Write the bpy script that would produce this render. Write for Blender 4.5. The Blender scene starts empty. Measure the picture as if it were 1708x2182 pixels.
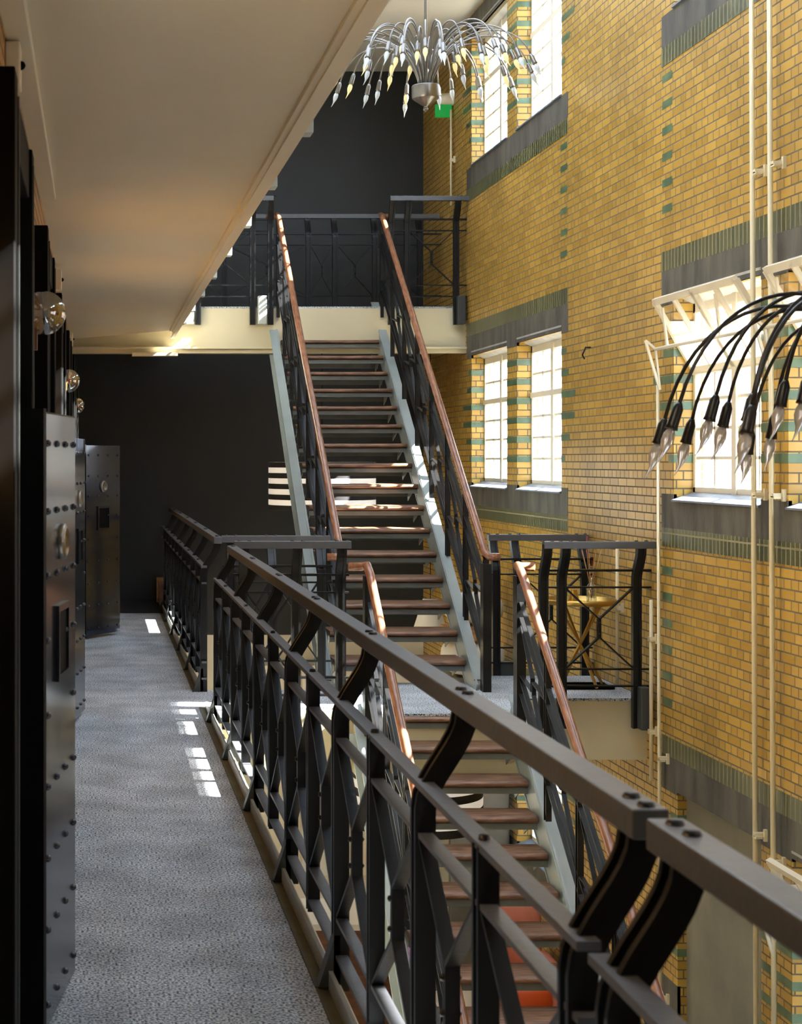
import bpy, bmesh, math, random
from mathutils import Vector, Matrix
random.seed(7)
C = bpy.context.scene.collection
sc = bpy.context.scene
PI = math.pi
F = 3400.0                      # focal length in pixels of the 1708 px wide picture

# ------------------------------------------------------------------ camera
cam = bpy.data.cameras.new('camera'); co = bpy.data.objects.new('camera', cam); C.objects.link(co)
co.location = (0, 0, 1.7); co.rotation_euler = (PI/2, 0, 0)
cam.sensor_fit = 'HORIZONTAL'; cam.sensor_width = 36; cam.lens = 36*F/1708
cam.shift_x = (854-205)/1708; cam.shift_y = -(1091-981)/1708
cam.clip_start = 0.05; cam.clip_end = 200
cam.dof.use_dof = True; cam.dof.focus_distance = 11.5; cam.dof.aperture_fstop = 11
sc.camera = co
# ------------------------------------------------------------------ world, sun, exposure
w = bpy.data.worlds.new('world'); sc.world = w; w.use_nodes = True
bg = w.node_tree.nodes['Background']; bg.inputs[0].default_value = (0.66, 0.83, 1.0, 1); bg.inputs[1].default_value = 13.0
sl = bpy.data.lights.new('sun', 'SUN'); so = bpy.data.objects.new('sun', sl); C.objects.link(so)
SUN_DIR = Vector((-1.0, 0.12, -0.752))
so.rotation_euler = SUN_DIR.to_track_quat('-Z', 'Y').to_euler()
sl.energy = 150; sl.angle = math.radians(0.6); sl.color = (1.0, 0.93, 0.82)
SKYLIGHT = 5.0
sc.view_settings.view_transform = 'Standard'; sc.view_settings.look = 'None'
sc.view_settings.gamma = 1; sc.view_settings.use_curve_mapping = False
sc.view_settings.exposure = -0.2

# ------------------------------------------------------------------ materials
def srgb(r, g, b):
    f = lambda c: (c/255/12.92) if c/255 <= 0.04045 else ((c/255+0.055)/1.055)**2.4
    return (f(r), f(g), f(b), 1)
def mat(name, col, rough=0.6, metal=0.0, var=0.0, scale=8.0, col2=None, bump=0.0, bscale=None, spec=None, stretch=None, em=None, ems=0):
    m = bpy.data.materials.new(name); m.use_nodes = True
    nt = m.node_tree; b = nt.nodes['Principled BSDF']
    c = srgb(*col); b.inputs['Base Color'].default_value = c
    b.inputs['Roughness'].default_value = rough; b.inputs['Metallic'].default_value = metal
    if spec is not None: b.inputs['Specular IOR Level'].default_value = spec
    if em:
        b.inputs['Emission Color'].default_value = srgb(*em); b.inputs['Emission Strength'].default_value = ems
    if var or col2 or bump:
        tc = nt.nodes.new('ShaderNodeTexCoord'); mp = nt.nodes.new('ShaderNodeMapping')
        nt.links.new(tc.outputs['Object'], mp.inputs[0])
        if stretch: mp.inputs['Scale'].default_value = stretch
        n = nt.nodes.new('ShaderNodeTexNoise'); n.inputs['Scale'].default_value = scale; n.inputs['Detail'].default_value = 5
        nt.links.new(mp.outputs[0], n.inputs['Vector'])
        if var or col2:
            r = nt.nodes.new('ShaderNodeValToRGB')
            c2 = srgb(*col2) if col2 else tuple(x*(1-var) for x in c[:3])+(1,)
            r.color_ramp.elements[0].color = c2; r.color_ramp.elements[0].position = .35
            r.color_ramp.elements[1].color = c; r.color_ramp.elements[1].position = .65
            nt.links.new(n.outputs[0], r.inputs[0]); nt.links.new(r.outputs[0], b.inputs['Base Color'])
        if bump:
            n2 = n
            if bscale:
                n2 = nt.nodes.new('ShaderNodeTexNoise'); n2.inputs['Scale'].default_value = bscale
                nt.links.new(mp.outputs[0], n2.inputs['Vector'])
            bp = nt.nodes.new('ShaderNodeBump'); bp.inputs['Strength'].default_value = bump; bp.inputs['Distance'].default_value = .01
            nt.links.new(n2.outputs[0], bp.inputs['Height']); nt.links.new(bp.outputs[0], b.inputs['Normal'])
    return m
def brick_mat(name, c1, c2, mortar, bw, rh, squash=0.5, ms=0.0055, rough=.35, bump=.5, dirt=.25, offset=.5):
    m = bpy.data.materials.new(name); m.use_nodes = True
    nt = m.node_tree; b = nt.nodes['Principled BSDF']; L = nt.links.new; N = nt.nodes.new
    tc = N('ShaderNodeTexCoord'); sx = N('ShaderNodeSeparateXYZ'); L(tc.outputs['Object'], sx.inputs[0])
    ad = N('ShaderNodeMath'); ad.operation = 'ADD'; L(sx.outputs[0], ad.inputs[0]); L(sx.outputs[1], ad.inputs[1])
    cx = N('ShaderNodeCombineXYZ'); L(ad.outputs[0], cx.inputs[0]); L(sx.outputs[2], cx.inputs[1])
    br = N('ShaderNodeTexBrick'); L(cx.outputs[0], br.inputs['Vector'])
    br.inputs['Scale'].default_value = 1; br.inputs['Brick Width'].default_value = bw; br.inputs['Row Height'].default_value = rh
    br.inputs['Mortar Size'].default_value = ms; br.inputs['Mortar Smooth'].default_value = .3; br.inputs['Bias'].default_value = -.1
    br.squash = squash; br.squash_frequency = 2; br.offset = offset; br.offset_frequency = 2
    br.inputs['Color1'].default_value = srgb(*c1); br.inputs['Color2'].default_value = srgb(*c2); br.inputs['Mortar'].default_value = srgb(*mortar)
    n = N('ShaderNodeTexNoise'); n.inputs['Scale'].default_value = 1.3; n.inputs['Detail'].default_value = 6; L(tc.outputs['Object'], n.inputs['Vector'])
    mr = N('ShaderNodeMapRange'); mr.inputs[1].default_value = .3; mr.inputs[2].default_value = .7; mr.inputs[3].default_value = 1-dirt; mr.inputs[4].default_value = 1.0
    L(n.outputs[0], mr.inputs[0])
    mx = N('ShaderNodeMix'); mx.data_type = 'RGBA'; mx.blend_type = 'MULTIPLY'; mx.inputs[0].default_value = 1
    L(br.outputs['Color'], mx.inputs[6]); L(mr.outputs[0], mx.inputs[7]); L(mx.outputs[2], b.inputs['Base Color'])
    rr = N('ShaderNodeMapRange'); rr.inputs[3].default_value = rough; rr.inputs[4].default_value = .9; L(br.outputs['Fac'], rr.inputs[0]); L(rr.outputs[0], b.inputs['Roughness'])
    inv = N('ShaderNodeMath'); inv.operation = 'SUBTRACT'; inv.inputs[0].default_value = 1; L(br.outputs['Fac'], inv.inputs[1])
    n3 = N('ShaderNodeTexNoise'); n3.inputs['Scale'].default_value = 22; L(tc.outputs['Object'], n3.inputs['Vector'])
    ad2 = N('ShaderNodeMath'); ad2.operation = 'MULTIPLY_ADD'; ad2.inputs[1].default_value = .35; L(n3.outputs[0], ad2.inputs[0]); L(inv.outputs[0], ad2.inputs[2])
    bp = N('ShaderNodeBump'); bp.inputs['Strength'].default_value = bump; bp.inputs['Distance'].default_value = .006
    L(ad2.outputs[0], bp.inputs['Height']); L(bp.outputs[0], b.inputs['Normal'])
    return m
def glass_mat(name, tint=(255, 255, 255), refl=.08):
    m = bpy.data.materials.new(name); m.use_nodes = True; nt = m.node_tree; nt.nodes.clear()
    o = nt.nodes.new('ShaderNodeOutputMaterial'); mx = nt.nodes.new('ShaderNodeMixShader'); mx.inputs[0].default_value = refl
    t = nt.nodes.new('ShaderNodeBsdfTransparent'); t.inputs[0].default_value = srgb(*tint)
    g = nt.nodes.new('ShaderNodeBsdfGlossy'); g.inputs['Roughness'].default_value = .02
    nt.links.new(t.outputs[0], mx.inputs[1]); nt.links.new(g.outputs[0], mx.inputs[2]); nt.links.new(mx.outputs[0], o.inputs[0])
    return m
def carpet_mat(name, c1, c2, c3):
    m = bpy.data.materials.new(name); m.use_nodes = True; nt = m.node_tree; b = nt.nodes['Principled BSDF']; N = nt.nodes.new; L = nt.links.new
    tc = N('ShaderNodeTexCoord'); n = N('ShaderNodeTexNoise'); n.inputs['Scale'].default_value = 110; n.inputs['Detail'].default_value = 4; L(tc.outputs['Object'], n.inputs['Vector'])
    r = N('ShaderNodeValToRGB'); r.color_ramp.elements[0].color = srgb(*c1); r.color_ramp.elements[0].position = .38
    r.color_ramp.elements[1].color = srgb(*c3); r.color_ramp.elements[1].position = .62
    e = r.color_ramp.elements.new(.5); e.color = srgb(*c2); L(n.outputs[0], r.inputs[0])
    n2 = N('ShaderNodeTexNoise'); n2.inputs['Scale'].default_value = 3.0; n2.inputs['Detail'].default_value = 4; L(tc.outputs['Object'], n2.inputs['Vector'])
    mr = N('ShaderNodeMapRange'); mr.inputs[1].default_value = .35; mr.inputs[2].default_value = .65; mr.inputs[3].default_value = .68; mr.inputs[4].default_value = 1; L(n2.outputs[0], mr.inputs[0])
    mx = N('ShaderNodeMix'); mx.data_type = 'RGBA'; mx.blend_type = 'MULTIPLY'; mx.inputs[0].default_value = 1; L(r.outputs[0], mx.inputs[6]); L(mr.outputs[0], mx.inputs[7])
    L(mx.outputs[2], b.inputs['Base Color']); b.inputs['Roughness'].default_value = .95; b.inputs['Specular IOR Level'].default_value = .1
    bp = N('ShaderNodeBump'); bp.inputs['Strength'].default_value = .9; bp.inputs['Distance'].default_value = .012; L(n.outputs[0], bp.inputs['Height']); L(bp.outputs[0], b.inputs['Normal'])
    return m
M = {}
M['brick'] = brick_mat('yellow_glazed_brick', (200, 160, 70), (172, 133, 48), (106, 96, 76), .19, .0603)
M['brick_left'] = brick_mat('raw_yellow_brick', (196, 146, 66), (176, 122, 52), (120, 92, 60), .19, .0603, dirt=.5)
M['soldier'] = brick_mat('green_soldier_brick', (86, 90, 58), (62, 70, 42), (148, 140, 106), .0603, .4, squash=1, ms=.007, dirt=.35, offset=0)
M['green'] = mat('green_glazed_brick', (92, 116, 88), .3, var=.35, scale=9, bump=.3)
M['stone'] = mat('dark_grey_stone', (94, 91, 82), .75, col2=(66, 64, 59), scale=3, bump=.3, bscale=30, stretch=(1, 2.5, .6))
M['sill'] = mat('blue_grey_sill', (112, 122, 136), .5, var=.3, scale=6)
M['soffit'] = mat('grey_marble_soffit', (170, 170, 168), .5, var=.25, scale=5)
M['cream'] = mat('cream_paint', (226, 218, 196), .4, var=.06, scale=3)
M['fascia'] = mat('cream_fascia_paint', (208, 198, 166), .5, var=.06, scale=2)
M['ceil'] = mat('cream_ceiling_paint', (228, 222, 200), .4, var=.05, scale=1.5)
M['white'] = mat('white_paint', (232, 230, 222), .6)
M['roof'] = mat('roof_plaster', (205, 202, 192), .8)
M['navy'] = mat('dark_wall_paint', (32, 35, 38), .5, var=.18, scale=1.2, bump=.12, bscale=8)
M['carpet'] = carpet_mat('grey_speckled_carpet', (70, 82, 92), (204, 213, 219), (250, 252, 254))
M['concrete'] = mat('olive_concrete', (110, 108, 86), .6, var=.3, scale=6, bump=.2)
M['iron'] = mat('black_iron_paint', (17, 18, 20), .38, spec=.35, var=.15, scale=20, bump=.08, bscale=60)
M['iron_lit'] = mat('iron_painted_light', (88, 91, 96), .36, var=.15, scale=15, bump=.08, bscale=60)  # same iron as the posts; light reflected on the rails put into colour
M['bracket'] = mat('pale_grey_box_paint', (176, 184, 182), .4)
M['dbracket'] = mat('dark_grey_box_paint', (62, 66, 66), .4)
M['stringer'] = mat('pale_blue_grey_paint', (152, 164, 166), .34, var=.12, scale=4, bump=.05, bscale=20)
M['stringer2'] = mat('grey_riser_paint', (112, 118, 116), .4, var=.2, scale=7)
M['tread'] = mat('worn_brown_wood', (140, 104, 78), .45, col2=(92, 64, 48), scale=7, bump=.25, bscale=30, stretch=(1, 6, 3))
M['rail_wood'] = mat('polished_red_brown_wood', (146, 100, 74), .25, col2=(116, 74, 54), scale=9, stretch=(6, 1, 1))
M['steel'] = mat('dark_riveted_steel', (80, 87, 100), .16, metal=.85, var=.2, scale=2, bump=.1, bscale=4)
M['rivet'] = mat('dark_rivet_steel', (70, 72, 80), .2, metal=.8)
M['black'] = mat('black_gloss_paint', (8, 8, 9), .6, spec=.08)
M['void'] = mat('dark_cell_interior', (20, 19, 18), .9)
M['nickel'] = mat('brushed_nickel', (140, 136, 130), .3, metal=.9, var=.1, scale=30)
M['darkmetal'] = mat('black_chandelier_metal', (34, 30, 30), .3, metal=.3)
M['bulb_lit'] = mat('frosted_warm_bulb', (238, 226, 168), .3, em=(255, 232, 150), ems=.35)
M['bulb'] = mat('frosted_pale_bulb', (214, 222, 226), .15)
M['bulb_clear'] = mat('clear_candle_bulb', (226, 222, 222), .1)
M['bulb_clear'].node_tree.nodes['Principled BSDF'].inputs['Transmission Weight'].default_value = .65
M['glass'] = glass_mat('window_glass', (250, 252, 255), .05)
M['globe'] = glass_mat('clear_globe_glass', (225, 230, 235), .42)
M['brass'] = mat('brass', (196, 160, 84), .3, metal=.8)
M['copper'] = mat('copper_lamp_ring', (196, 120, 88), .3, metal=.6)
M['conduit'] = mat('cream_conduit_paint', (222, 210, 176), .45)
M['redpipe'] = mat('dark_red_pipe', (120, 44, 30), .5)
M['plaster'] = mat('grey_plaster', (120, 116, 100), .6, col2=(98, 96, 84), scale=2, bump=.15, bscale=12)
M['stripe_w'] = mat('white_shade_fabric', (240, 238, 230), .8, em=(255, 248, 235), ems=.45)  # small glow added so the shade fabric looks bright
M['stripe_b'] = mat('black_shade_fabric', (22, 22, 26), .8)
M['fabric_w'] = mat('white_linen', (226, 222, 210), .9, var=.08, scale=6)
M['wood_l'] = mat('light_wood', (186, 140, 82), .5, col2=(150, 104, 56), scale=6, stretch=(1, 1, 5))
M['wood_d'] = mat('brown_wood', (122, 82, 56), .5, col2=(94, 60, 40), scale=5, stretch=(1, 1, 5))
M['floor_w'] = mat('pale_ground_floor', (214, 202, 184), .4, var=.15, scale=2)
M['pink'] = mat('salmon_upholstery', (222, 140, 120), .8, var=.12, scale=8)
M['orange'] = mat('orange_seat_leather', (220, 92, 44), .45)
M['purple'] = mat('purple_fabric', (128, 96, 176), .8, var=.3, scale=9, col2=(214, 196, 220))
M['greenlit'] = mat('green_exit_panel', (0, 130, 50), .4, em=(0, 150, 60), ems=.6)
M['whitelit'] = mat('white_exit_panel', (240, 245, 220), .4, em=(240, 250, 200), ems=1.2)
M['frost'] = mat('glowing_skylight_pane', (255, 255, 255), .5, em=(206, 226, 255), ems=SKYLIGHT)
M['ext_brick'] = brick_mat('pink_house_brick', (206, 160, 150), (190, 140, 128), (226, 220, 214), .22, .065, squash=1, rough=.8)
M['mat'] = mat('black_floor_strip', (26, 26, 28), .9)

# ------------------------------------------------------------------ mesh helpers
class MB:
    def __init__(s): s.bm = bmesh.new(); s.mats = []; s.cur = 0
    def m(s, key):
        if key not in s.mats: s.mats.append(key)
        s.cur = s.mats.index(key); return s
    def face(s, pts, smooth=False):
        vs = [s.bm.verts.new(p) for p in pts]; f = s.bm.faces.new(vs); f.material_index = s.cur; f.smooth = smooth; return f
    def box(s, x0, x1, y0, y1, z0, z1, M4=None):
        v = [Vector((x, y, z)) for z in (z0, z1) for y in (y0, y1) for x in (x0, x1)]
        if M4: v = [M4 @ a for a in v]
        v = [s.bm.verts.new(a) for a in v]
        for q in ((0, 2, 3, 1), (4, 5, 7, 6), (0, 1, 5, 4), (2, 6, 7, 3), (0, 4, 6, 2), (1, 3, 7, 5)):
            f = s.bm.faces.new([v[i] for i in q]); f.material_index = s.cur
        return s
    def bar(s, p, q, wd, ht, side=(1, 0, 0)):
        # rectangular bar p->q; wd measured along 'side', ht perpendicular
        p = Vector(p); q = Vector(q); d = (q-p).normalized(); sd = Vector(side); sd = (sd-d*sd.dot(d)).normalized(); up = sd.cross(d)
        pts = []
        for o in (p, q):
            for a, b in ((-1, -1), (1, -1), (1, 1), (-1, 1)): pts.append(s.bm.verts.new(o+sd*a*wd/2+up*b*ht/2))
        for qd in ((0, 3, 2, 1), (4, 5, 6, 7), (0, 1, 5, 4), (1, 2, 6, 5), (2, 3, 7, 6), (3, 0, 4, 7)):
            f = s.bm.faces.new([pts[i] for i in qd]); f.material_index = s.cur
        return s
    def strip(s, path, wd, ht, side=(1, 0, 0)):
        # mitred rectangular sweep: wd along 'side' (constant), ht perpendicular to the path
        path = [Vector(p) for p in path]; sd = Vector(side).normalized(); rings = []
        for i, p in enumerate(path):
            d0 = (path[i]-path[i-1]).normalized() if i else None
            d1 = (path[i+1]-path[i]).normalized() if i < len(path)-1 else None
            d = ((d0 or d1)+(d1 or d0)).normalized(); up = sd.cross(d).normalized()
            k = 1/max(.5, d.dot(d0 or d1))
            rings.append([s.bm.verts.new(p+sd*a*wd/2+up*b*ht/2*k) for a, b in ((-1, -1), (1, -1), (1, 1), (-1, 1))])
        for a, b in zip(rings, rings[1:]):
            for i in range(4):
                j = (i+1) % 4; f = s.bm.faces.new((a[i], a[j], b[j], b[i])); f.material_index = s.cur
        f = s.bm.faces.new(rings[0][::-1]); f.material_index = s.cur; f = s.bm.faces.new(rings[-1]); f.material_index = s.cur
        return s
    def tube(s, path, r, n=10, cap=True):
        path = [Vector(p) for p in path]; rings = []; up = None
        for i, p in enumerate(path):
            d = (path[min(i+1, len(path)-1)]-path[max(i-1, 0)]).normalized()
            if up is None: up = Vector((0, 0, 1)) if abs(d.z) < .9 else Vector((1, 0, 0))
            a = (up-d*up.dot(d)).normalized(); up = a; b = d.cross(a)
            rr = r[i] if isinstance(r, (list, tuple)) else r
            rings.append([s.bm.verts.new(p+(a*math.cos(2*PI*k/n)+b*math.sin(2*PI*k/n))*rr) for k in range(n)])
        for A, B in zip(rings, rings[1:]):
            for k in range(n):
                j = (k+1) % n; f = s.bm.faces.new((A[k], A[j], B[j], B[k])); f.material_index = s.cur; f.smooth = True
        if cap:
            f = s.bm.faces.new(rings[0][::-1]); f.material_index = s.cur; f = s.bm.faces.new(rings[-1]); f.material_index = s.cur
        return s
    def lathe(s, prof, c=(0, 0, 0), n=24, axis='z', a0=0, a1=2*PI):
        c = Vector(c); full = abs(a1-a0-2*PI) < 1e-6; cnt = n if full else n+1; rings = []
        for r, h in prof:
            ring = []
            for k in range(cnt):
                t = a0+(a1-a0)*k/n; x, y = max(r, 1e-4)*math.cos(t), max(r, 1e-4)*math.sin(t)
                v = {'z': (x, y, h), 'x': (h, x, y), 'y': (x, h, y)}[axis]
                ring.append(s.bm.verts.new(c+Vector(v)))
            rings.append(ring)
        for A, B in zip(rings, rings[1:]):
            for k in range(cnt if full else cnt-1):
                j = (k+1) % cnt; f = s.bm.faces.new((A[k], A[j], B[j], B[k])); f.material_index = s.cur; f.smooth = True
        return s
    def prism(s, poly, off):
        off = Vector(off); a = [s.bm.verts.new(p) for p in poly]; b = [s.bm.verts.new(Vector(p)+off) for p in poly]; n = len(a)
        for f in (s.bm.faces.new(a[::-1]), s.bm.faces.new(b)): f.material_index = s.cur
        for i in range(n):
            j = (i+1) % n; f = s.bm.faces.new((a[i], a[j], b[j], b[i])); f.material_index = s.cur
        return s
    def blob(s, c, r, k=2.5, nu=20, nv=12, M4=None):
        c = Vector(c); rings = []; sg = lambda v, e: math.copysign(abs(v)**e, v)
        for i in range(nv+1):
            ph = -PI/2+PI*i/nv; ring = []
            for j in range(nu):
                t = 2*PI*j/nu
                v = Vector((r[0]*sg(math.cos(ph), 2/k)*sg(math.cos(t), 2/k), r[1]*sg(math.cos(ph), 2/k)*sg(math.sin(t), 2/k), r[2]*sg(math.sin(ph), 2/k)))
                if M4: v = M4 @ v
                ring.append(s.bm.verts.new(c+v))
            rings.append(ring)
        for A, B in zip(rings, rings[1:]):
            for k2 in range(nu):
                j = (k2+1) % nu; f = s.bm.faces.new((A[k2], A[j], B[j], B[k2])); f.material_index = s.cur; f.smooth = True
        return s
    def build(s, name, key=None, parent=None, bevel=0, kind=None, loc=None, es=False):
        bmesh.ops.remove_doubles(s.bm, verts=s.bm.verts, dist=1e-5)
        bmesh.ops.recalc_face_normals(s.bm, faces=s.bm.faces)
        me = bpy.data.meshes.new(name); s.bm.to_mesh(me); s.bm.free()
        for k in ([key] if key else s.mats): me.materials.append(M[k])
        o = bpy.data.objects.new(name, me); C.objects.link(o)
        if parent: o.parent = parent
        if loc: o.location = loc
        if kind: o['kind'] = kind
        if es:
            q = o.modifiers.new('edge_split', 'EDGE_SPLIT'); q.split_angle = .5
        if bevel:
            b = o.modifiers.new('bevel', 'BEVEL'); b.width = bevel; b.segments = 2; b.limit_method = 'ANGLE'; b.angle_limit = .7
        return o
def empty(name, label, cat, loc=(0, 0, 0), rz=0, group=None):
    o = bpy.data.objects.new(name, None); C.objects.link(o); o.location = loc; o.rotation_euler = (0, 0, rz); o.empty_display_size = .1
    o['label'] = label; o['category'] = cat
    if group: o['group'] = group
    return o
def tag(o, label, cat, group=None):
    o['label'] = label; o['category'] = cat
    if group: o['group'] = group
    return o
def copy_tree(o, parent=None, keep=None):
    c = o.copy(); C.objects.link(c); c.parent = parent
    for ch in list(o.children): copy_tree(ch, c)
    return c

XW = 3.933      # brick wall plane
XL = -0.274     # cell wall plane
XE = 0.775      # gallery edge
YB = 19.2       # back wall
ZG = -3.2       # ground floor
ZU = 3.34       # upper floor
ZR = 6.38       # roof
# ------------------------------------------------------------------ structure
o = MB().box(XL-.6, XW+.4, -3, YB+.3, ZG-.3, ZG).build('floor_ground', 'floor_w', kind='structure')
b = MB()
b.m('fascia').box(XL, XE, -1, YB, -.32, -.02)
b.m('carpet').box(XL, .705, -1, YB, -.02, 0)
b.build('floor', kind='structure')
b = MB(); b.m('concrete').box(.705, XE, -1, 10.97, -.02, -.004).box(.705, XE, 11.8, YB, -.02, -.004)
b.m('carpet').box(.705, XE+.013, 10.975, 11.795, -.02, 0)
b.m('concrete').box(.706, .713, -1, 10.97, -.004, .004)
b.m('bracket').box(.748, .762, -1, 10.97, -.004, .055).box(.748, .762, 11.8, YB, -.004, .055)
b.m('fascia').box(XE, XE+.012, -1, 10.97, -.32, .01).box(XE, XE+.012, 11.8, YB, -.32, .01)
b.build('trim_1', kind='structure')
MB().box(XL, .74, 17.75, YB, 0, .008).build('trim_2', 'mat', kind='structure')  # dark sheet over the far end of the gallery floor
# landing between the flights
b = MB()
for x0, x1, y0, y1 in ((XE+.012, 1.76, 10.97, 11.8), (1.76, 2.95, 10.7, 12.2), (2.95, XW, 11.4, 12.6)):
    b.m('fascia').box(x0, x1, y0, y1, -.44, -.02); b.m('carpet').box(x0, x1, y0+.004, y1-.004, -.02, 0)
b.build('floor_landing', kind='structure')
# upper bridge
b = MB(); b.m('fascia').box(XL, XW, 17.0, 18.1, 2.905, ZU-.02); b.m('carpet').box(XE+.03, XW, 17.01, 18.09, ZU-.02, ZU)
b.build('floor_bridge', kind='structure')
b = MB(); b.m('fascia').box(XL, XW, 16.97, 17.03, 2.84, 2.905).box(XL, XW, 16.93, 17.0, 2.885, 2.905)
b.m('cream').box(.38, .86, 16.84, 16.97, 2.805, 2.84)
b.build('trim_3', kind='structure')
# upper gallery slab = ceiling of this gallery
b = MB()
b.m('ceil').prism([(XL, -1, 3.0), (.80, -1, 3.0), (.80, 15.9, 3.0), (XL, 17.1, 3.0)], (0, 0, .34))
b.m('ceil').box(.728, .80, -1, 15.85, 2.982, 3.0).box(.752, .762, -1, 15.85, 2.972, 2.985).box(.80, .815, -1, 16.9, 3.01, 3.33).box(.79, .822, -1, 16.9, 2.99, 3.012)
b.m('ceil').box(XL, .83, 15.8, 19.15, 3.1, 3.34)
b.build('ceiling', kind='structure')
MB().box(XL, -.197, -.5, 7.76, 2.968, 3.0).build('trim_4', 'ceil', kind='structure', bevel=.004)
MB().box(XL-.6, XW+.4, 15.6, YB+.3, ZR, ZR+.3).box(XL-.6, 1.0, -3, 15.6, ZR, ZR+.3).box(3.7, XW+.4, -3, 15.6, ZR, ZR+.3).box(1.0, 3.7, -3, 6.0, ZR, ZR+.3).build('ceiling_roof', 'roof', kind='structure')
sk = MB().box(1.0, 3.7, 6.0, 15.6, ZR+.12, ZR+.16).build('window_20', 'frost', kind='structure')  # assumed skylight out of view; the pane itself emits cool fill light
b = MB()
for i in range(10): b.box(1.0, 3.7, 6.0+i*1.0, 6.04+i*1.0, ZR, ZR+.12)
for x in (1.0, 1.9, 2.8, 3.66): b.box(x, x+.04, 6.0, 15.6, ZR, ZR+.12)
b.build('window_frame', 'white', parent=sk)
# back wall: dark paint above, cream below the landing level
b = MB(); b.m('navy').box(XL-.6, XW+.4, YB, YB+.3, -.4, ZR)
b.m('cream').box(XL-.6, XW+.4, YB, YB+.3, ZG, -.4)
b.build('wall_back', kind='structure')
MB().box(XL-.6, XW+.4, -3.3, -3, ZG, ZR+.3).build('wall_front', 'navy', kind='structure')

# left wall with cell doorways
YN = [3.84+2.6*i for i in range(-1, 6)]
b = MB(); b.m('brick_left')
yy = -3
for y in YN:
    b.box(XL-.45, XL, yy, y+.1, 0, 2.55); yy = y+1.06
b.box(XL-.45, XL, yy, YB, 0, 2.55); b.box(XL-.45, XL, -3, YB, 2.55, 3.0)
b.m('white').box(XL-.45, XL, -3, YB, 3.0, ZR)
b.m('cream').box(XL-.45, XL, -3, YB, ZG, 0)
b.m('void').box(XL-1.0, XL-.45, -3, YB, -.05, 2.6)  # near-black block stands in for the shade inside the cells
b.build('wall_left', kind='structure')
n = 1
for i, y in enumerate(YN):
    f = MB()
    f.box(XL-.12, -.195, y, y+.13, 0, 2.65).box(XL-.12, -.195, y+1.03, y+1.16, 0, 2.65).box(XL-.12, -.205, y+.1, y+1.06, 2.5, 2.65)
    fo = f.build('door_%d' % (i+1), 'black', kind='structure', bevel=.004)
    q = MB(); q.m('cream').box(XL-.06, XL-.03, y+.13, y+1.03, 2.1, 2.5); q.build('transom_panel', 'cream', parent=fo)
    q = MB(); q.m('bracket').box(-.196, -.190, y+.105, y+.125, .02, 2.6); q.m('bracket').box(-.196, -.190, y+1.035, y+1.05, .02, 2.6); q.build('edge_strip', 'dbracket', parent=fo)

# brick wall with windows (front face, reveals, outer face)
OP = []   # y0, y1, z0, z1, type
for y0, y1 in ((15.28, 16.73), (13.49, 14.92)):
    OP += [(y0, y1, 1.42, 2.80, 'w'), (y0, y1, 4.78, 6.15, 'w'), (y0, y1, -1.9, -.55, 'w')]
for y0, y1 in ((9.44, 10.87), (7.62, 9.07)):
    OP += [(y0, y1, 1.42, 2.80, 'h'), (y0, y1, 4.78, 6.15, 'w')]
OP += [(9.44, 10.8, -3.2, -.53, 'p'), (7.62, 9.02, -1.9, -.55, 'h')]
for y0, y1 in ((2.7, 4.1), (.9, 2.3)): OP += [(y0, y1, 1.42, 2.80, 'w'), (y0, y1, 4.78, 6.15, 'w'), (y0, y1, -1.9, -.55, 'w')]  # pair out of view, invented; set where its sun misses the visible carpet
ys = sorted({-3, YB+.3} | {o[0] for o in OP} | {o[1] for o in OP}); zs = sorted({ZG-.3, ZR+.3} | {o[2] for o in OP} | {o[3] for o in OP})
b = MB(); XO = XW+.2
def inop(y, z): return any(o[0] < y < o[1] and o[2] < z < o[3] for o in OP)
b.m('brick')
for ya, yb in zip(ys, ys[1:]):
    for za, zb in zip(zs, zs[1:]):
        if inop((ya+yb)/2, (za+zb)/2): continue
        b.face([(XW, ya, za), (XW, yb, za), (XW, yb, zb), (XW, ya, zb)]); b.face([(XO, ya, za), (XO, ya, zb), (XO, yb, zb), (XO, yb, za)])
for y0, y1, z0, z1, t in OP:
    for y in (y0, y1): b.face([(XW, y, z0), (XO, y, z0), (XO, y, z1), (XW, y, z1)])
    for z in (z0, z1): b.face([(XW, y0, z), (XO, y0, z), (XO, y1, z), (XW, y1, z)])
b.build('wall_right', kind='structure')
b = MB()   # stone bands and soldier courses: one group per pair of windows
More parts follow.
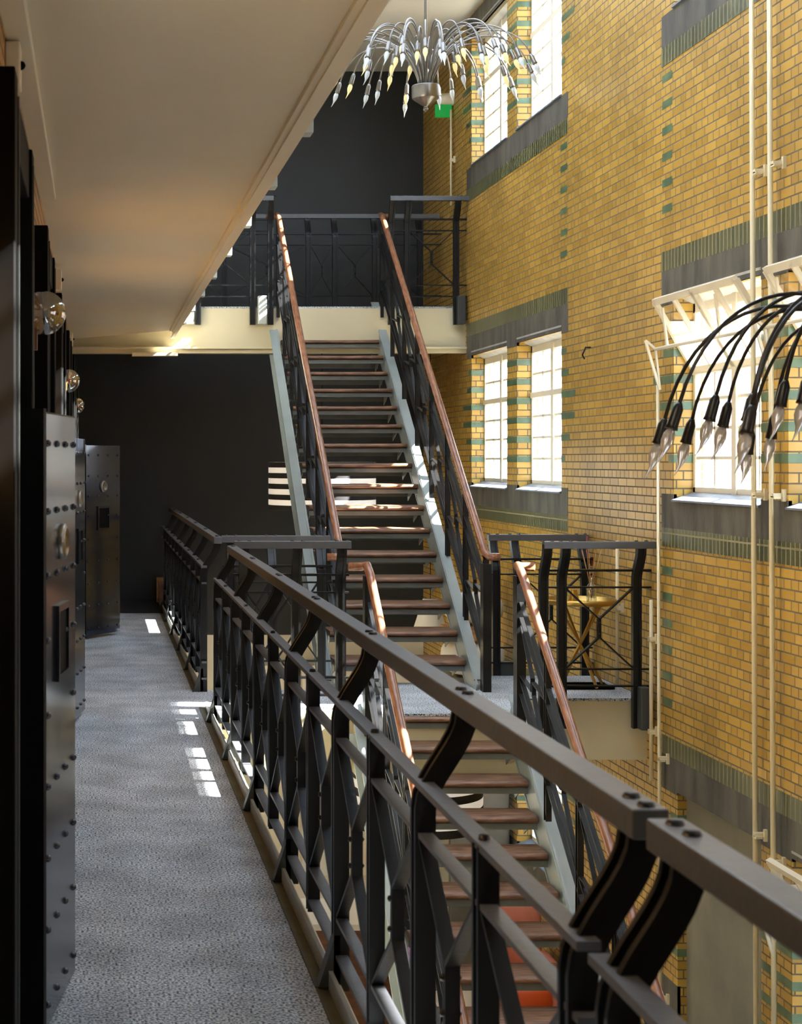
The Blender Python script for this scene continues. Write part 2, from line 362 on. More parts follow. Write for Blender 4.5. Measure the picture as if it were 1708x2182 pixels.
def bands(ya, yb):
    out = []
    for zt, zb, top in ((3.01, 2.77, 1), (1.47, 1.235, 0), (4.78, 4.56, 0), (6.36, 6.12, 1), (-.33, -.57, 1), (-1.86, -2.1, 0)):
        cuts = sorted([(max(o[0], ya), min(o[1], yb)) for o in OP if o[0] < yb and o[1] > ya and o[2] < (zt+zb)/2+.11 and o[3] > (zt+zb)/2-.11 and (o[2] < zt and o[3] > zb)])
        # segments of the band beside the openings for the slice that overlaps them
        b.m('stone')
        for y0, y1, z0, z1, t in [o for o in OP if o[0] >= ya-.3 and o[1] <= yb+.3]: pass
        zo = [(o[0], o[1], o[2], o[3]) for o in OP if o[0] >= ya-.1 and o[1] <= yb+.1 and o[2] < zt-.001 and o[3] > zb+.001]
        if not zo: b.box(XW-.003, XW+.02, ya, yb, zb, zt)
        else:
            if top:
                lim = min(q[3] for q in zo); b.box(XW-.003, XW+.02, ya, yb, lim, zt) if lim < zt else None; za, zc = zb, lim
            else:
                lim = max(q[2] for q in zo)
                lim = max(q[2] for q in zo if q[2] > ZG+.1) if any(q[2] > ZG+.1 for q in zo) else zt
                b.box(XW-.003, XW+.02, ya, yb, zb, lim) if not any(q[2] < ZG+.1 for q in zo) else None
                if any(q[2] < ZG+.1 for q in zo):
                    p = [q for q in zo if q[2] < ZG+.1][0]; b.box(XW-.003, XW+.02, ya, p[0], zb, lim); b.box(XW-.003, XW+.02, p[1], yb, zb, lim)
                za, zc = lim, zt
            y = ya
            for q in sorted(zo):
                if q[0] > y+.001 and zc > za+.001: b.box(XW-.003, XW+.02, y, q[0], za, zc)
                y = q[1]
            if yb > y+.001 and zc > za+.001: b.box(XW-.003, XW+.02, y, yb, za, zc)
    b.m('soldier')
    for z0, z1 in ((3.01, 3.145), (1.105, 1.235), (4.43, 4.56), (-.33, -.20), (-2.24, -2.1)):
        zo = [o for o in OP if o[0] >= ya-.1 and o[1] <= yb+.1 and o[2] < z0 and o[3] > z1]
        if zo: b.box(XW-.004, XW+.02, ya, zo[0][0], z0, z1); b.box(XW-.004, XW+.02, zo[0][1], yb, z0, z1)
        else: b.box(XW-.004, XW+.02, ya, yb, z0, z1)
for ya, yb in ((13.31, 16.94), (7.42, 11.1), (.7, 4.3)): bands(ya, yb)
b.build('trim_5', kind='structure')
b = MB(); b.m('green')   # green glazed courses
LEN = [.1, .2, .36, .36, .2, .1]
seen = set()
for y0, y1, z0, z1, t in OP:
    ztop = z1-.184 if t != 'p' else z1-.2
    near = any(abs(q[2]-z0) < 1.5 and abs(q[3]-z1) < .1 and 0 < y0-q[1] < .6 for q in OP)
    far = [q for q in OP if abs(q[2]-z0) < 1.5 and abs(q[3]-z1) < .1 and 0 < q[0]-y1 < .6]
    for k in range(6):
        z = ztop-.181*k; l = LEN[k]+(.0 if k % 2 else .03)
        if not near: b.box(XW-.002, XW+.13, y0-l, y0+.0015, z-.026, z+.028)
        b.box(XW-.002, XW+.13, y1-.0015, far[0][0]+.0015 if far else y1+l, z-.026, z+.028)
for ya in (13.33, 10.9, 7.44, 4.1):
    for zr in ((3.29, 4.4), (-.02, 1.0)):
        z = zr[1]-.06
        while z > zr[0]:
            b.box(XW-.002, XW+.02, ya, ya+.19, z-.026, z+.028); z -= .181
b.build('trim_6', kind='structure')

def window(i, y0, y1, z0, z1, t):
    X0, X1 = XW+.13, XW+.17; m = MB(); m.m('cream')
    H = .07; B = .05; z0f, z1f = z0+.05, z1-.03
    m.box(X0, X1, y0, y1, z1f-H, z1f+.03).box(X0, X1, y0, y1, z0, z0f+B)
    for y in (y0, y1-.04): m.box(X0, X1, y, y+.04, z0f, z1f)
    ym = (y0+y1)/2; m.box(X0-.01, X1, ym-.035, ym+.035, z0f, z1f)
    h = (z1f-H-z0f-B)/6; rows = range(1, 6)
    for r in rows:
        z = z0f+B+h*r; tk = .026 if r == 4 else .011
        if t == 'h' and r == 5: continue
        m.box(X0+.008 if r != 4 else X0-.008, X1-.004, y0, y1, z-tk, z+tk)
    for yc in (y0+.04+(ym-.035-y0-.04)/2, y1-.04-(y1-.04-ym-.035)/2):
        m.box(X0+.008, X1-.004, yc-.011, yc+.011, z0f+B, (z0f+B+4*h) if t == 'h' else z1f-H)
    w_ = m.build('window_%d' % i, 'cream', kind='structure', bevel=.003)
    g = MB(); g.box((X0+X1)/2-.002, (X0+X1)/2+.002, y0+.02, y1-.02, z0f+.02, z0f+B+4*h if t == 'h' else z1f-.02); g.build('pane', 'glass', parent=w_)
    s = MB(); s.m('sill').prism([(XW-.02, y0, z0+.0), (X0, y0, z0+.0), (X0, y0, z0+.065), (XW-.02, y0, z0+.012)], (0, y1-y0, 0)); s.build('window_sill', 'sill', parent=w_)
    s = MB(); s.m('soffit').prism([(XW-.006, y0, z1+.045), (XW-.006, y0, z1+.03), (X0, y0, z1-.035), (X0, y0, z1+.002), (XW+.02, y0, z1+.045)], (0, y1-y0, 0)); s.build('window_head', 'soffit', parent=w_)
    if t == 'h':
        zh = z0f+B+4*h                       # inward tilting hopper sash, hinged at its foot
        dz, dx = .47, -.27
        for (a, c) in ((y0+.03, ym-.01), (ym+.01, y1-.03)):
            m = MB(); m.m('cream'); P = lambda y, k: Vector((X0+dx*k, y, zh+dz*k))
            for k in (0.03, 1): m.bar(P(a, k), P(c, k), .045, .03, side=(dx, 0, dz))
            for y in (a, (a+c)/2, c): m.bar(P(y, 0), P(y, 1), .04 if y != (a+c)/2 else .022, .03, side=(0, 1, 0))
            m.bar(P(a, .52), P(c, .52), .022, .026, side=(dx, 0, dz))
            sa = m.build('hopper_sash', 'cream', parent=w_)
            g = MB(); g.bar((P(a, .5)+P(c, .5))/2-(P(a, 1)-P(a, 0))*.48, (P(a, .5)+P(c, .5))/2+(P(a, 1)-P(a, 0))*.48, c-a-.04, .004, side=(0, 1, 0)); g.build('pane', 'glass', parent=sa)
            m = MB(); m.m('cream')            # side cheeks
            for y in (a-.012, c+.004): m.prism([(X0, y, zh-.02), (X0, y, zh+.34), (X0+dx*.72, y, zh+.34)], (0, .008, 0)) if y < ym-.3 or y > ym+.3 else m.prism([(X0, y, zh-.02), (X0, y, zh+.3), (X0+dx*.6, y, zh+.3)], (0, .006, 0))
            m.build('sash_cheek', 'cream', parent=sa)
        m = MB(); m.m('cream')
        m.tube([(XW-.08, y1+.13, zh+.16), (XW-.08, y0+.05, zh+.16)], .012).bar((XW-.08, y1+.13, zh+.16), (XW-.05, y1+.13, zh-.12), .02, .012, side=(0, 1, 0))
        for y in (ym-.3, y1-.1):
            m.bar((XW-.08, y, zh+.16), (X0+dx*.9, y, zh+dz*.9), .028, .012, side=(0, 1, 0))
        m.bar((XW-.08, y1+.13, zh+.16), (XW-.15, y1+.13, zh+.22), .02, .016, side=(0, 1, 0)).bar((XW-.15, y1+.13, zh+.22), (XW-.05, y1+.13, zh-.12), .016, .016, side=(0, 1, 0))
        m.build('operating_arm', 'cream', parent=w_)
n = 1
for (y0, y1, z0, z1, t) in OP:
    if t == 'p':
        p = MB(); p.m('plaster').box(XW+.06, XW+.1, y0, y1, z0, z1)
        po = p.build('door_20', 'plaster', kind='structure')
        continue
    window(n, y0, y1, z0, z1, t); n += 1
# house across the yard, seen through the panes
b = MB(); b.m('ext_brick').box(14, 14.5, -12, 60, ZG, 7.2)
b.m('white')
for i in range(20):
    for z in (-1.5, 1.6, 4.6): b.box(13.97, 14.02, -8+i*3.4, -6.8+i*3.4, z, z+1.7)
b.build('wall_outside', kind='structure')
MB().box(XW+.4, 14, -12, 60, ZG-.1, ZG).build('floor_yard', 'concrete', kind='structure')

# ------------------------------------------------------------------ railings (local x = run, y = outward)
def channel(m, x, path):     # two flanges and a recessed web, 60 mm along the run; path in (out, z)
    P = lambda dx: [(x+dx, p[0], p[1]) for p in path]
    m.strip(P(-.0225), .015, .05, side=(1, 0, 0)); m.strip(P(.0225), .015, .05, side=(1, 0, 0)); m.strip(P(0), .032, .028, side=(1, 0, 0))
def scurve(z0, h, off=.1):
    pts = [(0, z0), (0, h-.28)]
    for k in range(1, 9):
        t = k/8; s = t*t*(3-2*t); pts.append((off*s, h-.28+.23*t))
    pts.append((off, h-.02)); return pts
BZ = (.92, .80, .22, .10)
def railing(name, label, origin, rz, length, posts, mids, foot='gusset', h=1.14, zlow=-.01, boxes=(), dark=False, group=None, ext=(.0, .0), box_mat='bracket'):
    root = empty(name, label, 'railing', origin, rz, group)
    m = MB(); m.box(-ext[0], length+ext[1], .07, .13, h-.05, h)
    tr = m.build('top_rail', 'iron_lit', root, bevel=.004)
    for x in posts:
        m = MB(); [m.lathe([(.0001, h+.008), (.012, h+.007), (.015, h)], (x+dx, .1, 0), 10) for dx in (-.035, .035)]; channel(m, x, scurve(zlow, h)); m.build('post', 'iron', root)
    for z in BZ:
        m = MB(); m.bar((-ext[0]*.8, 0, z), (length+ext[1]*.8, 0, z), .04 if z in (.92, .10) else .036, .012 if z != .92 else .016, side=(0, 1, 0)); m.build('horizontal_bar', 'iron_lit' if not dark else 'iron', root)  # dark keeps the bars free of that painted light
    for x in mids:
        m = MB()
        for dx in (-.02, .02): m.box(x+dx-.006, x+dx+.006, -.022, .022, .06, .92)
        m.box(x-.014, x+.014, -.012, .012, .06, .92)
        m.lathe([(.0001, .94), (.011, .938), (.013, .926)], (x-.01, 0, 0), 8)
        m.build('baluster', 'iron', root)
    vs = sorted(list(posts)+list(mids))
    for a, c in zip(vs, vs[1:]):
        if c-a < .3 : continue
        m = MB(); xc = (a+c)/2; zt, zb = .79, .23; zc = (zt+zb)/2
        for sgn, x0 in ((-1, a+.03), (1, c-.03)):
            m.strip([(x0, 0, zt), (xc+sgn*.007, 0, zc+.07), (xc+sgn*.007, 0, zc-.07), (x0, 0, zb)], .034, .010, side=(0, 1, 0))
        for dz in (-.04, .04): m.lathe([(.0001, -.027), (.008, -.024), (.009, -.018), (.009, .018), (.0001, .024)], (xc, 0, zc+dz), 8, axis='y')
        m.build('cross_brace', 'iron', root)
    if foot == 'gusset':
        for x in posts:
            m = MB(); m.prism([(x-.03, -.075, 0), (x-.03, -.005, 0), (x-.03, -.005, .17), (x-.03, -.02, .17)], (.06, 0, 0)); m.box(x-.035, x+.035, -.085, .0, 0, .006)
            m.build('foot_gusset', 'dbracket', root)
    for x0, x1 in boxes:
        m = MB(); m.box(x0+.03, x1-.03, -.01, .1, -.2, .10); m.build('bracket_box', box_mat, root, bevel=.006)
    return root
G = PI/2
def frame_y(x, y, flip=False): return (x, y)
# gallery railing: run along +Y with outward = +X  -> local x=+Y, local y=+X is a mirrored frame, so run along -Y
def gal(label, ya, yb, posts, mids, **k):
    # origin at the far end yb, rotated so local x points to -Y and local y to +X
    return railing('gallery_railing', label, (.79, yb, 0), -PI/2, yb-ya, [yb-p for p in posts], [yb-p for p in mids], **k)
P1 = [2.62, 3.86, 5.17, 6.47, 7.78, 9.09, 10.4]
gal('long black iron railing with S-curved posts on the carpeted gallery, running up to the landing', 2.56, 10.5, P1, [(a+c)/2 for a, c in zip(P1, P1[1:])])
gal('nearest short length of black iron railing, cut off by the lower right corner', -.6, 2.50, [2.42, 1.15, -.1], [1.8, .5], group=None)
P2 = [11.75, 13.0, 14.3, 15.6, 16.9, 18.2]
gal('far length of black iron gallery railing, ending at the dark back wall', 11.68, 18.95, P2, [(a+c)/2 for a, c in zip(P2, P2[1:])])
# landing railings (near ones face the camera: outward = -Y -> rotate by pi, run toward -X)
def front(label, xa, xb, y, z, posts, mids, **k):
    return railing('landing_railing', label, (xb, y, z), PI, xb-xa, [xb-p for p in posts], [xb-p for p in mids], foot=None, **k)
def back(label, xa, xb, y, z, posts, mids, **k):
    return railing('landing_railing', label, (xa, y, z), 0, xb-xa, [p-xa for p in posts], [p-xa for p in mids], foot=None, **k)
front('short black railing joining the gallery to the left newel of the lower stairs', .93, 1.72, 10.88, 0, [1.0, 1.36, 1.66], [], zlow=-.44, dark=True, h=1.155)
back('short black railing across the far side of the landing, left of the upper stairs', .93, 1.74, 11.78, 0, [1.0, 1.3, 1.66], [], zlow=-.2, dark=True)
front('black railing with crossed braces against the brick wall on the near side of the landing', 3.14, 3.93, 11.32, 0, [3.17, 3.30, 3.83], [], zlow=-.2, dark=True, boxes=[(.0, .13)], box_mat='dbracket', h=1.13)
back('black railing on the far side of the landing, behind the brass tray table', 3.12, 3.92, 12.62, 0, [3.16, 3.33, 3.86], [], zlow=-.2, dark=True, boxes=[(.04, .21), (.74, .84)], box_mat='dbracket', h=1.11)
front('black railing on the upper bridge, between the stair head and the brick wall', 3.1, 3.93, 16.95, ZU, [3.13, 3.3, 3.82], [], zlow=-.2, dark=True, h=1.15, boxes=[(0, .14)], box_mat='dbracket')
front('black railing on the upper bridge, left of the stair head, with a pale bracket box', .85, 1.87, 16.95, ZU, [.9, 1.08, 1.66, 1.85], [], zlow=-.2, dark=True, h=1.15, boxes=[(.04, .19), (.81, .95)])
back('long black railing along the far side of the upper bridge, against the dark wall', .8, 3.9, 18.05, ZU, [.9, 1.45, 2.4, 2.7, 3.15, 3.66], [], dark=True, h=1.16)
# bracket boxes of the upper gallery railing, along its edge
bk = None
for i in range(10):
    y = 6.62+1.31*i
    m = MB(); m.m('bracket').box(.822, .895, y-.05, y+.05, 3.05, 3.3)
    q = m.build('rail_bracket', None, None, bevel=.005)
    tag(q, 'pale bracket box bolted to the outer edge of the cream ceiling slab', 'bracket', 'bracket boxes along the upper gallery edge')

# ------------------------------------------------------------------ stairs
def stairs(label, rows, xl, xr, extra_low, sz):
    """rows: list of (y_front, z_top) from bottom to top; xl/xr: functions of y"""
    root = empty('staircase', label, 'stairs', (0, 0, 0))
    (ya, za), (yb, zb) = rows[0], rows[-1]; sl_ = (zb-za)/(yb-ya)
    dpt = abs(yb-ya)/(len(rows)-1)+.03
    first = None
    for (y, z) in rows:
        m = MB(); x0, x1 = xl(y)+.03, xr(y)-.005; r = .018; ys_ = [y, y+dpt]
        # board with a worn, wavy nosing
        nseg = 14; top = []; 
        for k in range(nseg+1):
            x = x0+(x1-x0)*k/nseg; e = random.uniform(-.004, .004) if 0 < k < nseg else 0; dip = .006*math.sin(PI*k/nseg)
            top.append([(x, y+e, z-.038), (x, y-.004+e, z-.02), (x, y+.006+e, z-.004-dip), (x, y+.035, z-dip*.6), (x, y+dpt, z), (x, y+dpt, z-.038)])
        V = [[m.bm.verts.new(p) for p in rw] for rw in top]
        for A, B in zip(V, V[1:]):
            for k in range(6):
                j = (k+1) % 6; f = m.bm.faces.new((A[k], A[j], B[j], B[k])); f.smooth = k < 3
        m.bm.faces.new(V[0][::-1]); m.bm.faces.new(V[-1])
        t = m.build('tread', 'tread', root)
        m = MB(); m.box(x0, x1, y+.02, y+.032, z-.085, z-.039).box(x0, x1, y+.02, y+dpt-.01, z-.046, z-.0385).box(x0, x1, y+dpt-.03, y+dpt-.02, z-.12, z-.046)
        m.prism([(x1-.03, y+.03, z-.046), (x1-.03, y+dpt, z-.046), (x1-.03, y+dpt-.02, z-.16)], (.006, 0, 0))
        m.prism([(x0+.02, y+.03, z-.046), (x0+.02, y+dpt, z-.046), (x0+.02, y+dpt-.02, z-.16)], (.006, 0, 0))
        m.build('tread_support', 'stringer2', t)
    for xf, sgn in ((xl, -1), (xr, 1)):
        ya2, yb2 = ya-extra_low, yb+.12
        L = lambda y, dz: Vector((xf(y)+sgn*.02, y, za+sl_*(y-ya)+dz))
        m = MB(); m.bar(L(ya2, -.10), L(yb2, -.10), .012, .25, side=(1, 0, 0))
        m.bar(L(ya2, .03)+Vector((sgn*.03, 0, 0)), L(yb2, .03)+Vector((sgn*.03, 0, 0)), .085, .014, side=(1, 0, 0))
        m.bar(L(ya2, -.235)+Vector((sgn*.03, 0, 0)), L(yb2, -.235)+Vector((sgn*.03, 0, 0)), .085, .014, side=(1, 0, 0))
        m.build('stringer', 'stringer', root)
    return root
UY = lambda k: 12.08+.318*(k-1)
up_rows = [(UY(k), .186*k) for k in range(1, 18)]+[(17.49, 3.34)]
ULx = lambda y: 1.775+(y-12.08)*.033
URx = lambda y: 2.80+(y-12.08)*.040
stairs('upper flight of iron stairs with worn wooden treads, rising to the bridge', up_rows, ULx, URx, .25, 0)
low_rows = [(10.45-.225*(k-1), -.178*k) for k in range(17, 0, -1)]+[(10.66, -.012)]
low_rows = [(y, z) for y, z in low_rows]
stairs('lower flight of iron stairs with worn brown wooden treads, leading down below the landing', low_rows, lambda y: 1.80, lambda y: 2.775, .3, 0)

def stair_rail(label, A, B, side, drop_lo, drop_hi, n, newel):
    """handrail centreline A (low) to B (high); side=+1 right, -1 left"""
    root = empty('stair_railing', label, 'railing', (0, 0, 0)); A = Vector(A); B = Vector(B)
    P = lambda t, d=0: A.lerp(B, t)-Vector((0, 0, d))
    m = MB(); up = Vector((0, .0, 0))
    pts = [A+Vector((side*.10, .01, -.012)), A+Vector((side*.02, -.005, -.01)), A+Vector((0, .03, .02))]+[P(t) for t in (.02, .25, .5, .75, .985)]
    e = B+Vector((0, .05, .005)); pts += [e, e+Vector((side*.03, .04, -.01)), e+Vector((side*.12, .04, -.012))]
    m.tube(pts, .029, 14); m.build('handrail', 'rail_wood', root)
    m = MB()
    for d in (.04,): m.bar(P(0, d), P(1, d), .03, .01, side=(1, 0, 0))
    m.build('handrail_bar', 'iron', root)
    for d in (.2, .30, .70, .80):
        m = MB(); m.bar(P(0.005, d), P(.995, d), .03, .010, side=(1, 0, 0)); m.build('sloping_bar', 'iron', root)
    for i in range(n+1):
        t = i/n; d = drop_lo+(drop_hi-drop_lo)*t; p = P(t)
        m = MB()
        for dy in (-.02, .02): m.bar(p+Vector((side*.0, dy, -.03)), p+Vector((side*.0, dy, -d)), .036, .008, side=(1, 0, 0))
        m.bar(p+Vector((0, 0, -.03)), p+Vector((0, 0, -d)), .014, .03, side=(1, 0, 0))
        if i in newel: m.box(p.x-.03, p.x+.03, p.y-.045, p.y+.045, p.z-d-.06, p.z-.06)
        m.build('newel_post' if i in newel else 'post', 'iron', root)
    for i in range(n):
        t0, t1 = (i+.06)/n, (i+.94)/n; tc = (t0+t1)/2
        m = MB()
        m.strip([P(t0, .32), P(tc-.004, .46), P(tc-.004, .54), P(t0, .68)], .028, .009, side=(1, 0, 0))
        m.strip([P(t1, .32), P(tc+.004, .46), P(tc+.004, .54), P(t1, .68)], .028, .009, side=(1, 0, 0))
        m.build('cross_brace', 'iron', root)
    return root
stair_rail('left railing of the upper stairs, wooden handrail with sunlit top end', (1.80, 11.74, 1.0), (1.935, 17.0, 4.32), -1, 1.02, 1.1, 7, (0,))
stair_rail('right railing of the upper stairs with a long red-brown wooden handrail', (2.865, 11.74, 1.0), (3.04, 17.0, 4.32), 1, 1.02, 1.1, 7, (0,))
stair_rail('left railing of the lower stairs, wooden handrail glowing in sun below the landing', (1.79, 6.6, -1.95), (1.79, 10.5, 1.0), -1, .95, 1.05, 6, (6,))
stair_rail('right railing of the lower stairs, its handrail passing before the beige landing edge', (2.785, 6.6, -1.95), (2.785, 10.5, 1.0), 1, .95, 1.05, 6, (6,))

# ------------------------------------------------------------------ steel cell doors
def cell_door(idx, hx, hy, ex, ey, label):
    d = Vector((ex-hx, ey-hy, 0)); L = d.length; rz = math.atan2(d.y, d.x)
    root = MB(); root.box(0, L, -.0, .05, .03, 1.843); m = root
    r = m.build('door_%d' % idx, 'steel', bevel=.006); r['kind'] = 'structure'; r.location = (hx, hy, 0); r.rotation_euler = (0, 0, rz)
    mm = MB()
    nx = 4
    zz = [1.75, 1.55, 1.36, 1.17, .95, .74, .53, .32, .10]
    for iz, z in enumerate(zz):
        for ix in range(nx):
            x = .05+(L-.1)*ix/(nx-1)
            if iz in (3, 4) and 0 < ix < 3: 
                if iz == 4: continue
            mm.lathe([(.0001, -.011), (.006, -.010), (.0105, -.004), (.011, 0)], (x, 0, z), 10, axis='y')
    mm.build('rivets', 'rivet', r)
    mm = MB(); mm.lathe([(.055, 0), (.055, -.014), (.04, -.02), (.034, -.012), (.0001, .0)], (L*.5, 0, 1.45), 24, axis='y'); mm.build('peephole', 'nickel', r)
    mm = MB()
    hz0, hz1 = 1.05, 1.24; hx0, hx1 = L*.36, L*.64
    mm.m('rivet').box(hx0-.02, hx0, -.012, 0, hz0-.02, hz1+.02).box(hx1, hx1+.02, -.012, 0, hz0-.02, hz1+.02).box(hx0, hx1, -.012, 0, hz0-.02, hz0).box(hx0, hx1, -.012, 0, hz1, hz1+.02)
    mm.m('black').box(hx0, hx1, -.004, 0, hz0, hz1); mm.build('hatch', None, r)
    mm = MB(); mm.m('black').box(-.045, .0, -.005, .075, .02, 1.85); mm.tube([(-.02, .09, .35), (-.02, .09, .5)], .014).tube([(-.02, .09, 1.4), (-.02, .09, 1.55)], .014); mm.build('hinge_edge', 'black', r)
cell_door(31, -.15, 4.64, -.068, 5.21, '')
cell_door(32, -.15, 10.1, -.075, 10.7, '')
cell_door(33, -.10, 15.1, .234, 15.6, '')

# ------------------------------------------------------------------ wall lamps, boxes on the cell wall
for i, (y, z, where) in enumerate(((6.07, 2.26, 'nearest clear glass globe lamp on the cell wall, above the nearest steel door'), (11.26, 2.26, 'second glass globe lamp on the cell wall, small, with a copper-coloured ring'), (16.45, 2.26, 'farthest small glass globe lamp on the cell wall, beside the dark back wall'))):
    r = empty('wall_lamp', where, 'lamp', (XL, y, z), 0, 'globe lamps on the cell wall')
    m = MB(); m.lathe([(.0001, .0), (.06, .0), (.06, .02), (.05, .03), (.0001, .03)], (0, 0, 0), 20, axis='x').box(-.0, .05, -.03, .03, -.14, -.05); m.build('wall_plate', 'wood_d', r)
    m = MB(); R = .085; m.lathe([(R*math.sin(a), .075-R*math.cos(a)) for a in [PI*k/14 for k in range(3, 15)]], (0, 0, 0), 24, axis='x'); m.build('globe', 'globe', r)
    m = MB(); m.lathe([(R*.62, .02), (R*.66, .026), (R*.62, .032)], (0, 0, 0), 24, axis='x').lathe([(.012, .03), (.012, .06), (.02, .075), (.016, .095), (.0001, .1)], (0, 0, 0), 12, axis='x'); m.build('bulb', 'copper' if i else 'bulb', r)
for i, (y, lab) in enumerate(((4.85, 'cream junction box high on the cell wall, nearest, just below the ceiling'), (10.6, 'cream junction box high on the cell wall, halfway along the gallery'), (15.8, 'cream junction box high on the cell wall, farthest, near the back beam'))):
    m = MB(); m.m('cream').box(XL, XL+.045, y-.06, y+.06, 2.83, 2.96); m.m('black').lathe([(.0001, .06), (.012, .055), (.014, .045)], (XL, y, 2.9), 10, axis='x')
    tag(m.build('junction_box', None, None, bevel=.005), lab, 'junction box', 'junction boxes on the cell wall')
m = MB(); m.m('wood_l').box(.72, .85, 19.02, 19.14, .0, .30); m.m('wood_d').box(.735, .835, 19.01, 19.025, .03, .27)
tag(m.build('wooden_cabinet', None, None, bevel=.004), 'small light wooden cabinet on the gallery floor beside the far end of the railing', 'cabinet')

# ------------------------------------------------------------------ chandeliers
def chandelier(label, c, arm_mat, lit, seed):
    rnd = random.Random(seed)
    root = empty('chandelier', label, 'chandelier', c)
    body = 'nickel' if arm_mat == 'nickel' else 'darkmetal'
    m = MB(); m.lathe([(.0001, .0), (.112, .0), (.116, -.006), (.116, -.095), (.11, -.11), (.03, -.165), (.012, -.17), (.012, -.18), (.02, -.19), (.02, -.2), (.008, -.215), (.0001, -.22)], (0, 0, 0), 36); m.build('body', body, root, es=True)
    m = MB(); m.tube([(0, 0, 0), (0, 0, ZR-c[2])], .012, 12).lathe([(.0001, ZR-c[2]-.03), (.06, ZR-c[2]-.02), (.06, ZR-c[2])], (0, 0, 0), 20); m.build('rod', body, root)
    rings = [(.86, .16, .40, 16, 0), (.70, .21, .42, 14, .2), (.48, .27, .44, 10, .1), (.26, .30, .42, 8, .35)]
    if not lit: rings = [(a, b_-.06, c_+.1, d_, e_) for a, b_, c_, d_, e_ in rings]
    for R, zt, zp, cnt, ph in rings:
        # one arm mesh of each ring, shared by its copies
        n = 22; pts = []
        P0, P1, P2, P3 = Vector((.05, 0, 0)), Vector((.05+.16*R, 0, zp*1.25)), Vector((R*.86, 0, zp*1.28)), Vector((R, 0, zt))
        for i in range(n+1):
            t = i/n; pts.append(P0*(1-t)**3+P1*3*t*(1-t)**2+P2*3*t*t*(1-t)+P3*t**3)
        d = (pts[-1]-pts[-2]).normalized(); Z = Vector((0, 0, 1))
        m = MB(); m.tube(pts, .0065, 8); arm = m.build('arm', arm_mat, root)
        e = pts[-1]; m = MB(); m.tube([e-d*.01, e, e+d*.012, e+d*.07, e+d*.082], [.009, .013, .018, .0195, .022], 12); sk_ = m.build('socket', arm_mat, arm)
        q = e+d*.082; b1 = [q, q+d*.018, q+d*.04, q+d*.06, q+d*.078, q+d*.095+Vector((.003, 0, 0)), q+d*.115+Vector((.009, 0, 0)), q+d*.125+Vector((.013, 0, 0))]
        m = MB(); m.tube(b1, [.012, .019, .0205, .016, .009, .005, .0025, .001], 14); bu = m.build('bulb', 'bulb_lit', arm)
        base_mesh = bu.data; pale = base_mesh.copy(); pale.materials.clear(); pale.materials.append(M['bulb'] if arm_mat == 'nickel' else M['bulb_clear'])
        for i in range(cnt):
            a = arm if i == 0 else copy_tree(arm, root)
            a.rotation_euler = (0, rnd.uniform(-.05, .05), ph+2*PI*i/cnt+rnd.uniform(-.06, .06))
            is_lit = lit and (rnd.random() < (.35 if R > .7 else .75))
            for ch in a.children:
                if ch.name.startswith('bulb') and not is_lit: ch.data = pale
    return root
chandelier('silver fountain-shaped chandelier with many curving arms and candle bulbs, hanging high before the windows', (2.75, 13.33, 4.83), 'nickel', True, 3)
chandelier('near chandelier cut off by the right edge, with black arms and clear candle bulbs', (2.78, 5.25, 1.74), 'darkmetal', False, 5)

# ------------------------------------------------------------------ striped drum pendants
def drum(label, c, R, H, ztop, ns=9):
    root = empty('pendant_lamp', label, 'lamp', c)
    m = MB(); k = ns
    for i in range(k):
        z1, z0 = -H*i/k, -H*(i+1)/k; m.m('stripe_b' if i % 2 == 0 else 'stripe_w').lathe([(R, z1), (R, z0)], (0, 0, 0), 48)
    m.m('stripe_w').lathe([(R, 0), (R-.004, 0), (R-.004, -H), (R, -H)], (0, 0, 0), 48)
    m.m('stripe_w').lathe([(.0001, -.012), (R-.005, -.012)], (0, 0, 0), 48).lathe([(.0001, -H+.012), (R-.005, -H+.012)], (0, 0, 0), 48)
    m.build('lamp_shade', None, root)
    m = MB(); m.tube([(0, 0, -.02), (0, 0, ztop-c[2])], .004, 6); m.build('cable', 'black', root)
drum('large black-and-white striped drum pendant hanging behind the upper stairs', (2.46, 17.4, 1.68), .58, .52, 2.905)
drum('striped drum pendant hanging below the landing, seen through the lower stair treads', (2.48, 12.35, -.56), .5, .56, -.44)
# ------------------------------------------------------------------ tray table with things on the landing
r = empty('tray_table', 'round brass tray table with crossed legs on the right part of the landing', 'table', (3.62, 11.95, 0))
m = MB(); m.lathe([(.0001, .625), (.25, .625), (.262, .63), (.265, .665), (.258, .665), (.252, .635), (.0001, .632)], (0, 0, 0), 40); m.build('tray', 'brass', r)
for a in (.35, .35+PI/2):
    for sg in (-1, 1):
        m = MB(); ca, sa = math.cos(a), math.sin(a); m.bar((ca*.2*sg, sa*.2*sg, .02), (-ca*.2*sg, -sa*.2*sg, .625), .018, .014, side=(-sa, ca, 0)); m.build('leg', 'brass', r)
m = MB(); m.bar((-.22, -.12, .012), (.22, -.12, .012), .02, .02, side=(0, 1, 0)).bar((-.22, .12, .012), (.22, .12, .012), .02, .02, side=(0, 1, 0)).bar((-.2, -.12, .012), (-.2, .12, .012), .02, .02).bar((.2, -.12, .012), (.2, .12, .012), .02, .02); m.build('base_frame', 'black', r)
r = empty('reed_diffuser', 'glass bottle with wooden reeds standing on the brass tray table', 'diffuser', (3.70, 11.93, .634))
m = MB(); m.lathe([(.0001, 0), (.036, 0), (.038, .01), (.038, .12), (.014, .15), (.014, .18), (.02, .185)], (0, 0, 0), 20); m.build('bottle', 'globe', r)
m = MB()
for i in range(8):
    a = 2*PI*i/8; m.tube([(0, 0, .02), (.02*math.cos(a), .02*math.sin(a), .18), (.075*math.cos(a), .075*math.sin(a), .40)], .0022, 5)
